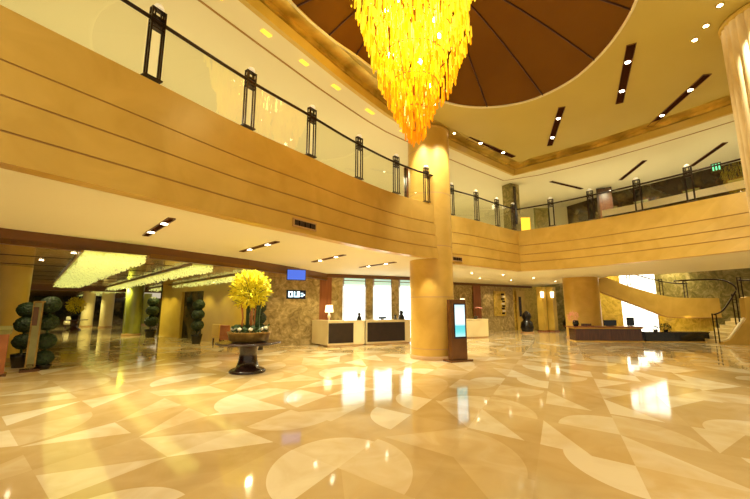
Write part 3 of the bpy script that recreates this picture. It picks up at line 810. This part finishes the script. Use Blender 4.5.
for k in range(60):
    d = Vector((rnd.gauss(0,1),rnd.gauss(0,1),rnd.gauss(.2,.8))).normalized(); c = Vector((T0[0],T0[1],1.95))
    tw.tube([c, c+d*.3+Vector((0,0,.1)), c+d*.62+Vector((0,0,.2))], .006, 4)
o = obj('twigs', tw, 'stem', t); o['kind'] = 'stuff'
spot((T0[0]-.2,T0[1]-.9,ZS-.1), 60, .9, (1,.85,.45), .05, tgt=(T0[0],T0[1],2.2))  # this spot and the next are added, unseen, to brighten the blossoms
spot((-3.6,11.3,ZS-.1), 40, 1.0, (1,.85,.45), .05, tgt=(T0[0],T0[1],2.2))

# far flower table in the wing
F0 = (-22.4,27.7)
t = thing('pedestal_table', 'small far pedestal table with yellow flowers in left wing', 'table', (*F0,0))
obj('pedestal', MB().lathe([(.45,0),(.42,.08),(.22,.2),(.25,.66),(.35,.72)], (*F0,0), 20), 'wood', t)
obj('tabletop', MB().lathe([(.8,.72),(.8,.78)], (*F0,0), 28), 'wood', t)
t = thing('flower_arrangement', 'far yellow flower ball standing on table in left wing', 'flowers', (*F0,.781))
obj('planter', MB().lathe([(.2,0),(.3,.3),(.32,.34),(.26,.34)], (*F0,.781), 16), 'vase', t)
obj('stem', MB().tube([(*F0,1.1),(*F0,1.7)], .06, 6), 'stem', t)
o = obj('foliage', blossoms((F0[0],F0[1],1.4), .35, 260, 4), 'leafgreen', t); o['kind'] = 'stuff'
o = obj('blossoms', blossoms((F0[0],F0[1],1.85), .55, 900, 3), 'blossom', t); o['kind'] = 'stuff'

# ---------------------------------------------------------------- topiary
def topiary(label, p, balls, potr, poth, sx=1):
    t = thing('topiary_tree', label, 'potted tree', (*p,0), 'potted ball topiaries')
    obj('pot', MB().lathe([(potr*.75,0),(potr,poth*.8),(potr*1.05,poth),(potr*.9,poth),(potr*.85,poth*.8)], (*p,0), 24), 'vase', t)
    obj('trunk', MB().tube([(*p,poth*.8),(*p,balls[-1][0])], .03, 8), 'stem', t)
    for (z, r) in balls:
        bm = bmesh.new(); bmesh.ops.create_icosphere(bm, subdivisions=4, radius=r)
        for v in bm.verts:
            k = 1+.07*noise.noise(v.co*14/r*.3)+random.uniform(-.045,.045); v.co = Vector((v.co.x*k*sx, v.co.y*k*sx, v.co.z*k*.9))
        me = bpy.data.meshes.new('leaf_ball'); bm.to_mesh(me); bm.free(); me.materials.append(M['leafgreen'])
        o = bpy.data.objects.new('leaf_ball', me); COL.objects.link(o); o.parent = t; o.location = (0,0,z)
topiary('large potted topiary with four dark green balls behind the sign stand', (-9.22,10.5), [(.30,.23),(.76,.24),(1.27,.245),(1.77,.25)], .2, .12)
topiary('second potted topiary half hidden left of the large one', (-10.15,10.8), [(.72,.24),(1.2,.25),(1.62,.24)], .22, .38)
topiary('potted topiary standing in front of the gold doorway', (-8.35,17.5), [(.85,.28),(1.35,.28),(1.8,.27)], .24, .45)
topiary('potted topiary behind the flower table near marble wall', (-4.72,15.2), [(.8,.27),(1.25,.27),(1.68,.25)], .24, .45)
topiary('small far topiary beside the yellow green column', (-12.75,21.2), [(.9,.35),(1.5,.33),(2.0,.3)], .3, .45)
# sign stand and lectern
t = thing('sign_stand', 'tall leaning bronze framed sign panel in front of large topiary', 'sign', (-9.25,10.15,0))
tl = Matrix.Rotation(-.05,3,'X')
obj('panel', MB().box((-9.25,10.15,1.0), (.16,.04,1.62), .75, tl), 'olive', t)
fm = MB()
for s_ in (-1,1): fm.box((-9.25+s_*.09*math.cos(.75),10.15+s_*.09*math.sin(.75),.98), (.035,.06,1.75), .75, tl)
fm.box((-9.25,10.2,1.84), (.22,.06,.04), .75); obj('frame', fm, 'bowl', t)
obj('insert', MB().box((-9.265,10.12,1.45), (.11,.02,.5), .75, tl), 'bronze', t)
obj('base', MB().box((-9.25,10.15,.03), (.4,.34,.06), .75), 'bronze', t)
t = thing('lectern', 'orange wood lectern with pale green top at far left', 'lectern', (-9.35,9.45,0))
obj('body', MB().box((-9.42,9.45,.56), (.26,.3,1.04), .75), 'copper', t, bevel=.01)
obj('base', MB().box((-9.42,9.45,.03), (.36,.42,.06), .75), 'bronze', t)
obj('top', MB().box((-9.42,9.45,1.12), (.34,.4,.12), .75, Matrix.Rotation(.2,3,'X')), 'olive', t)
# dark sofa behind the lectern
def chair(label, p, rz, mat='dark', s_=1, group=None, name='armchair'):
    t = thing(name, label, 'chair', (*p,0), group); ca, sa = math.cos(rz), math.sin(rz)
    W = lambda x, y: (p[0]+ca*x-sa*y, p[1]+sa*x+ca*y)
    obj('seat', MB().box((*W(0,0),.38*s_), (.62*s_,.6*s_,.16*s_), rz), mat, t, bevel=.03)
    obj('backrest', MB().box((*W(0,.28*s_),.68*s_), (.62*s_,.12*s_,.5*s_), rz), mat, t, bevel=.03)
    for q in (-1,1): obj('armrest', MB().box((*W(q*.33*s_,0),.46*s_), (.1*s_,.6*s_,.26*s_), rz), mat, t, bevel=.02)
    for qx in (-1,1):
        for qy in (-1,1): obj('leg', MB().box((*W(qx*.27*s_,qy*.25*s_),.15*s_), (.05,.05,.30*s_), rz), 'wood', t)
chair('dark armchair behind the orange lectern at far left', (-11.0,10.0), .9, 'wood')
chair('pale armchair against the gold wall left of the flower table', (-7.0,17.1), 2.5, 'gold_stone', 1, 'armchairs by the gold wall')
chair('brown armchair against the gold wall nearer the flower table', (-6.3,16.3), 2.5, 'copper', 1, 'armchairs by the gold wall')
chair('far white armchair between the two white columns', (-24.6,30.0), .6, 'white_stone', 1)

# ---------------------------------------------------------------- art, sculpture, orchid
def Vp(s_): d = Vector((1.66,1.1)).normalized(); return (7.64+d.x*s_, 25.7+d.y*s_)
a, b = Vector(Vp(.95)), Vector(Vp(2.2)); c = (a+b)/2; rz = math.atan2(1.1,1.66); nn = Vector((math.sin(rz),-math.cos(rz)))
c = c+nn*.05
t = thing('wall_art', 'tall pale wall panel with black sculpted blocks left of cream door', 'artwork', (c.x,c.y,1.0))
obj('panel', MB().box((c.x,c.y,1.95), (1.25,.05,1.75), rz), 'veined_yellow', t)
rnd = random.Random(4)
for k in range(9):
    q = c+nn*.05+Vector((math.cos(rz),math.sin(rz)))*(.28+.08*(k%2))
    obj('relief_block', MB().box((q.x,q.y,1.25+k*.17), (.26+.06*rnd.random(),.06,.12), rz), 'dark' if k % 3 != 1 else 'white_stone', t)
S0 = (10.05,24.6)
t = thing('sculpture', 'black rounded abstract sculpture on a low plinth beside cream door', 'sculpture', (*S0,0))
obj('plinth', MB().lathe([(.42,0),(.42,.1)], (*S0,0), 20), 'joint', t)
obj('body', MB().lathe([(.34,.1),(.42,.35),(.36,.7),(.22,.85),(.30,1.05),(.24,1.28),(.10,1.40),(.03,1.45)], (*S0,0), 20), 'vase', t)
t = thing('urn', 'dark round urn on floor between the lit columns', 'vase', (14.2,27.2,0))
obj('body', MB().lathe([(.2,0),(.42,.3),(.45,.6),(.25,.85),(.28,.95)], (14.2,27.2,0), 20), 'vase', t)
def small_col(label, p):
    t = thing('lit_column', label, 'column', (*p,0), 'slim lit columns near the sculpture')
    obj('shaft', MB().box((*p,1.6), (.45,.45,3.0), .6), 'gold_stone', t); obj('base', MB().box((*p,.05), (.55,.55,.1), .6), 'redwood', t)
    obj('wall_lamp', MB().lathe([(.09,2.35),(.12,2.75)], (p[0]-.1,p[1]-.36,0), 12), 'lamp_soft', t)
small_col('slim lit gold column right of the sculpture, left of the pair', (11.8,26.1)); small_col('slim lit gold column right of the sculpture, right of the pair', (12.5,26.1))
spot((11.4,25.6,3.1), 70, 1.3, (1,.8,.45)); spot((9.6,26.0,3.2), 60, 1.2, (1,.8,.45), tgt=(9.9,27,1)); spot((7.9,24.8,3.2), 60, 1.2, (1,.8,.45), tgt=(8.4,26.2,1.2))
t = thing('orchid_pot', 'pink orchid in a dark pot on the plain cream desk', 'flowers', (5.75,21.2,1.03))
obj('pot', MB().lathe([(.08,0),(.11,.16),(.10,.16)], (5.75,21.2,1.03), 14), 'vase', t)
obj('stem', MB().tube([(5.75,21.2,1.15),(5.72,21.2,1.5),(5.85,21.15,1.7),(6.05,21.1,1.72)], .012, 6), 'stem', t)
for k in range(6): obj('flower', MB().lathe([(.01,0),(.06,.02),(.05,.05),(.01,.06)], (5.78+.06*k,21.13,1.62+.03*math.sin(k)), 8), 'pink', t)
t = thing('table_lamp', 'small glowing lamp behind the kiosk on plain cream desk', 'lamp', (5.0,21.1,1.03))
obj('base', MB().lathe([(.08,0),(.03,.05),(.03,.95)], (5.0,21.1,1.03), 12), 'vase', t)
obj('lamp_shade', MB().lathe([(.18,.9),(.12,1.15)], (5.0,21.1,1.03), 16, cap=False), 'cream', t)

# ---------------------------------------------------------------- long low desk, planter ledge, right side
t = thing('low_desk', 'long low dark wood desk with pale top edge before wide column', 'desk', (11.6,18.95,0))
obj('body', MB().box((11.68,19.0,.32), (3.20,.7,.60), -.06), 'wood', t)
obj('desktop', MB().box((11.68,19.0,.71), (3.5,.85,.05), -.06), 'redwood', t, bevel=.008)
obj('pale_edge', MB().box((11.68,18.98,.65), (3.3,.75,.06), -.06), 'marble', t)
obj('plinth', MB().box((11.68,18.96,.02), (3.3,.76,.04), -.06), 'marble', t)
for k, (x, w, h) in enumerate([(12.0,.62,.28),(13.05,.36,.42)]):
    lab = ['wide dark monitor at the middle of the low desk','narrow dark monitor at right end of the low desk'][k]
    tt = thing('monitor', lab, 'monitor', (x,19.0,.735), 'monitors on the low desk')
    obj('screen', MB().box((x,19.0,.76+h/2), (w,.05,h), -.06), 'screenblack', tt)
    obj('foot', MB().box((x,19.02,.745), (w*.5,.18,.02), -.06), 'dark', tt)
tt = thing('laptop', 'low closed dark laptop on the low desk in front of wide column', 'laptop', (10.85,19.0,.735))
obj('base', MB().box((10.85,19.0,.75), (.5,.3,.03), -.06), 'wood', tt); obj('lid', MB().box((10.85,19.12,.80), (.5,.03,.12), -.06), 'wood', tt)
tt = thing('flower_vase', 'dark vase with pink flowers at left end of the low desk', 'flowers', (10.25,19.0,.735))
obj('vase', MB().lathe([(.10,0),(.15,.12),(.13,.28),(.10,.30)], (10.25,19.0,.735), 16), 'vase', tt)
o = obj('blossoms', blossoms((10.12,19.0,1.22), .26, 260, 8), 'pink', tt); o['kind'] = 'stuff'
t = thing('planter_ledge', 'long low black ledge running from low desk to the stairs', 'planter', (15.2,18.6,0))
obj('body', MB().box((14.95,18.72,.22), (3.0,.5,.44), -.06), 'vase', t)
obj('top_slab', MB().box((14.95,18.72,.46), (3.06,.56,.04), -.06), 'dark', t)
obj('plinth', MB().box((14.95,18.68,.015), (3.05,.55,.03), -.06), 'marble', t)
for k, (x, w) in enumerate([(14.1,.17),(14.62,.26)]):
    tt = thing('shrub_pot', ['small round dark bush on black ledge, left of two','wider round dark bush on black ledge, right of two'][k], 'potted plant', (x,18.75,.48), 'bushes on the black ledge')
    obj('pot', MB().lathe([(.08,0),(.11,.10)], (x,18.75,.48), 14), 'vase', tt)
    o = obj('foliage', blossoms((x,18.75,.66), w*.9, 420, k+20), 'leafgreen', tt); o['kind'] = 'stuff'

# walls behind the stairs with the bright pane
wall_('wall_stair', [(13.0,24.7),(16.25,24.3)], 0, 5, 'veined_yellow', .15)
wall_('wall_stair_right', [(18.45,24.1),(26,23.2)], 0, 5, 'veined_green', .15)
w4 = struct('window_4', MB().wall([(16.25,24.3),(18.45,24.1)], .1, 5, .06), 'daylight2')
f = MB()
for x in (17.0,17.75): f.box((x,24.17,2.5), (.03,.03,4.8))
for z in (1.1,1.9,3.4): f.box((17.35,24.16,z), (2.1,.03,.03), -.09)
obj('window_frame', f, 'white_stone', w4)
wall_('wall_right', [(26,23.2),(26,2)], 0, 5, 'veined_green', .2)

# upper flight seen from the side: marble parapet curving down to a landing
t = thing('stair_parapet', 'solid marble stair parapet sloping down across the bright window', 'staircase', (14.5,20.6,1.2))
Y = 21.5
top = [(12.45,3.47),(13.0,3.27),(14.0,2.87),(15.45,2.44),(16.0,2.32),(16.8,2.22),(18.3,2.20),(19.6,2.2)]
bot = [(12.45,2.52),(13.0,2.32),(14.0,1.93),(15.3,1.42),(15.9,1.20),(16.8,1.12),(18.3,1.10),(19.6,1.1)]
top = [(x*1.059,1.7+(z_-1.7)*1.059) for x,z_ in top]; bot = [(x*1.059,1.7+(z_-1.7)*1.059) for x,z_ in bot]
sm_t, sm_b = smooth(top, 4), smooth(bot, 4)
pts = sm_t + sm_b[::-1]
nn_ = len(sm_t); vs = []
yy = lambda x: Y + .4*max(0,(x-16.1)/3.2)**1.5
for (x,z_) in sm_t: vs += [(x,yy(x),z_),(x,yy(x)+.25,z_)]
for (x,z_) in sm_b: vs += [(x,yy(x),z_),(x,yy(x)+.25,z_)]
fs = []
o2 = 2*nn_
for i in range(nn_-1):
    a = 2*i; fs += [(a,a+2,a+3,a+1),(o2+a,o2+a+1,o2+a+3,o2+a+2),(a,o2+a,o2+a+2,a+2),(a+1,a+3,o2+a+3,o2+a+1)]
fs += [(0,1,o2+1,o2),(2*nn_-2,o2+2*nn_-2,o2+2*nn_-1,2*nn_-1)]
obj('parapet', MB().add(vs, fs), 'marble', t)
obj('lower_edge', MB().tube([(x,yy(x)-.01,z_) for x,z_ in sm_b], .03, 6), 'groove', t)
stp = MB()
for k in range(9): stp.box((13.45+k*.36, Y+.98, 3.15-k*.150), (.38,1.3,.16))
obj('steps', stp, 'marble_pale', t)
obj('landing', MB().box((18.6,Y+1.35,1.65), (3.4,1.2,.16)), 'marble_pale', t)
# wall below the landing
struct('wall_under_stair', MB().wall([(16.9,22.05),(20.6,22.5)], 0, 1.5, .1), 'veined_yellow')

def stair_rail(label, rail, posts, loc):
    t = thing('stair_railing', label, 'railing', loc, 'dark railings of the staircase')
    obj('handrail', MB().tube(rail, .035, 8), 'black_metal', t)
    for (x,y,z0_,h) in posts:
        m = MB()
        for s_ in (-1,1): m.box((x+s_*.09,y,z0_+h/2), (.035,.035,h))
        for q in (.72,.82,.98): m.box((x,y,z0_+h*q), (.2,.04,.025))
        obj('post', m, 'black_metal', t)
    return t
zt_ = lambda x: min(sm_t, key=lambda p: abs(p[0]-x))[1]
stair_rail('dark railing on top of the sloping marble stair parapet',
    smooth([(x, yy(x)+.1, zt_(x)+.85) for x in (13.6,14.8,16.0,16.9,17.8,18.7)], 3),
    [(x,yy(x)+.1,zt_(x)-.02,1.0) for x in (14.98,16.9,18.5)], (14.98,Y+.1,zt_(14.98)))
# lower flight: steps climbing to the right behind a pale cheek
t = thing('staircase', 'lower pale marble stair flight at right edge with solid cheek', 'staircase', (16.6,17.3,0))
ck = MB(); prof_ = [(15.9,0),(15.9,.12),(16.25,.22),(17.1,1.18),(17.15,2.12),(17.35,2.18),(19.5,2.2),(19.5,0)]
ck.slabY(prof_, 17.1, 17.35)
obj('cheek_wall', ck, 'marble', t)
sp_ = MB()
for k in range(7): sp_.box((16.35+k*.30+1.2, 18.1, .08+k*.165), (2.7,1.4,.165))
obj('steps', sp_, 'marble_pale', t)
obj('cheek_cap', MB().tube([(15.9,17.2,.14),(16.25,17.2,.25),(17.1,17.2,1.20)], .05, 6), 'marble_pale', t)
stair_rail('dark railing with arched handrail climbing the lower stair flight',
    smooth([(15.75,17.22,1.35),(16.2,17.22,1.55),(16.75,17.22,2.2),(16.95,17.22,2.6),(16.6,17.4,2.95),(15.9,17.8,3.02),(15.2,18.6,3.0)], 4),
    [(15.75,17.22,.05,1.35),(16.8,17.22,.9,1.4),(17.15,17.22,2.1,1.0)], (15.75,17.22,0))
stair_rail('level dark railing leaving right edge above the stair cheek', [(17.15,17.22,2.95),(18.2,17.22,2.93),(19.4,17.22,2.9)], [(18.6,17.22,2.18,.9)], (18.6,17.22,2.18))

# ---------------------------------------------------------------- upstairs furnishings
t = thing('picture', 'small dark framed picture on the upstairs wall behind first right post', 'picture', (9.2,19.8,6.2))
obj('frame', MB().box((9.45,20.2,6.65), (.8,.06,1.25), -.1), 'olive', t); obj('canvas', MB().box((9.45,20.15,6.65), (.66,.03,1.1), -.1), 'veined_green', t)
t = thing('wall_niche', 'glowing yellow niche upstairs beside the square pillar', 'wall light', (8.6,20.6,5.05))
obj('panel', MB().box((8.45,20.4,6.3), (.8,.1,.9), -.1), 'niche', t); obj('frame', MB().box((8.45,20.46,6.3), (.9,.06,1.0), -.1), 'gold_stone', t)
t = thing('cabinet', 'low dark cabinet with pale top upstairs behind the glass', 'cabinet', (10.6,18.6,5.05))
obj('body', MB().box((10.75,18.6,5.5), (.85,.45,.85), -.3), 'vase', t); obj('top', MB().box((10.75,18.6,5.95), (.9,.5,.05), -.3), 'white_stone', t)
obj('inset', MB().box((10.72,18.36,5.6), (.5,.03,.4), -.3), 'veined_green', t)
t = thing('door_leaf', 'dark reddish upstairs door standing right of the cabinet', 'door', (11.6,17.9,5.05))
obj('leaf', MB().box((11.5,17.6,6.3), (.55,.08,2.5), -.5), 'wood', t); obj('frame', MB().box((11.5,17.66,6.33), (.66,.06,2.58), -.5), 'dark', t)
# ledge in front of the restaurant
lg = [(9.95,15.5),(10.7,14.5),(12.35,11.5),(13.5,8.6),(14.4,5)]
t = thing('bench_ledge', 'long white topped ledge upstairs in front of the dark restaurant', 'ledge', (*lg[0],5.05))
obj('base', MB().wall(lg, 5.05, 5.60, .35), 'vase', t); obj('top', MB().wall(offset(lg,-.06), 5.60, 5.86, .5), 'white_stone', t)
# lit shelves of the restaurant
rw = [(12.35,19.0),(13.75,16.65),(15.2,14.0),(16.5,10.6)]
for k, (u_, lab) in enumerate([(.05,'lit shelf box of the dark upstairs restaurant, farthest left'),(.22,'lit shelf box of the dark upstairs restaurant, second from left'),(.45,'lit shelf box of the dark upstairs restaurant, middle'),(.62,'lit shelf box of the dark upstairs restaurant, nearest fluted column')]):
    s_ = u_*(len(rw)-1); i = int(s_); a, b = Vector(rw[i]), Vector(rw[i+1]); p = a+(b-a)*(s_-i); d = (b-a).normalized(); rz = math.atan2(d.y,d.x); p = p + Vector((d.y,-d.x))*.18
    t = thing('shelf_box', lab, 'shelf', (p.x,p.y,6.2), 'lit shelf boxes in the upstairs restaurant')
    obj('box', MB().box((p.x,p.y,6.75), (.7,.16,.34), rz), 'wood', t)
    q = p + Vector((d.y,-d.x))*.09; obj('lit_back', MB().box((q.x,q.y,6.75), (.6,.02,.22), rz), 'olive', t)
t = thing('exit_sign', 'small glowing green sign upstairs left of the fluted column', 'sign', (12.8,13.2,6.9))
obj('plate', MB().box((13.05,13.3,6.98), (.30,.04,.34), -1.05), 'darkglass', t)
gm = MB()
for s_ in (-.09,0,.09): gm.box((13.05+s_*.5-.02,13.3-s_*.87-.02,6.98), (.04,.02,.24), -1.05)
obj('glyph', gm, 'green_sign', t)
# short yellow cove strips glowing on the low ceiling edge
for k in range(9):
    i = 5+k*2
    if i+1 >= len(COVE)//2+3: break
    a, b = Vector(offset(COVE,.22)[i]), Vector(offset(COVE,.22)[i+1]); c = (a+b)/2; d = (b-a)
    t = tag(obj('cove_lamp', MB().box((c.x,c.y,ZL-.012), (d.length*.42,.10,.02), math.atan2(d.y,d.x)), 'niche'),
            'short glowing yellow strip on the ceiling edge above the balconies', 'ceiling light', 'yellow strips along the ceiling edge')

# ---------------------------------------------------------------- added fill spots for the galleries, no visible fixture
def area(loc, size, power, col=(1,.8,.5), up=False):
    l = bpy.data.lights.new('gallery_light', 'AREA'); l.shape = 'DISK'; l.size = size; l.energy = power; l.color = col
    o = bpy.data.objects.new('gallery_light', l); COL.objects.link(o); o.location = loc
    if up: o.rotation_euler = (PI,0,0)
    return o
for x, y, p in [(-6.5,7.5,90),(-3.6,11.5,90),(0,15.5,90),(5,19.5,90),(11,16.6,90),(14.2,10.5,90),(-8.5,2,90)]:
    spot((x,y,ZL-.12), p*3.2, 2.7, (1,.90,.61), .15)
for x, y in [(16,20.5),(18.7,19),(15,23.3),(19.5,22.9),(18.2,16.2)]: spot((x,y,4.7), 230, 2.5, (1,.88,.52))  # added unseen spots brightening the stair area
for x in (16.9,18.3): spot((x,21.3,1.0), 12, 2.2, (1,.8,.3), tgt=(x,22.5,.4))  # added low spots that yellow the wall under the landing
for s_ in (.8,2.0,3.0): q = Wp(s_); spot((q[0]+.35,q[1]-.85,2.9), 45, 1.9, (1,.84,.45))  # added wall washers brightening the veined reception wall
# added spots without fixtures, lighting the floor near the camera
for x, y, p in [(-2,1,370),(3,1,370),(8,1,240),(-3.5,-1.5,370),(3,-2,370),(9.5,4.5,170)]: spot((x,y,ZM-.12), p, 2.3, (1,.91,.64), .08)
for x, y in [(16,9),(14,14.3),(12.3,5)]: spot((x,y,ZS-.06), 70, 2.3)
for x, y in [(-15,22),(-20,20),(-24,30),(-12,12)]: spot((x,y,2.85), 260, 2.6, (1,.92,.34), .1)  # added yellow spots brightening the left wing and its floor
for s_ in (.9,2.6,4.4,8.3,9.3): q = Gp(s_); spot((q[0]-.55,q[1]-.75,2.9), 75, 1.9, (1,.86,.30), .05)  # added wash spots along the gold wall to brighten it

w = bpy.data.worlds.new('World'); sc.world = w; w.use_nodes = True
bg = w.node_tree.nodes['Background']; bg.inputs[0].default_value = (1,.86,.58,1); bg.inputs[1].default_value = .5

cam = bpy.data.cameras.new('Camera'); co = bpy.data.objects.new('Camera', cam); COL.objects.link(co)
cam.sensor_width = 36; cam.lens = 36*365/750; cam.clip_start = .05; cam.clip_end = 300
co.location = (0,0,1.7); co.rotation_euler = (PI/2+math.atan(57.5/365), 0, 0)
sc.camera = co
sc.view_settings.view_transform = 'Standard'; sc.view_settings.look = 'None'; sc.view_settings.gamma = 1
sc.view_settings.exposure = 0.28
sc.cycles.use_denoising = True
sc.cycles.max_bounces = 8; sc.cycles.diffuse_bounces = 4; sc.cycles.glossy_bounces = 4; sc.cycles.transparent_max_bounces = 16
sc.cycles.sample_clamp_indirect = 6
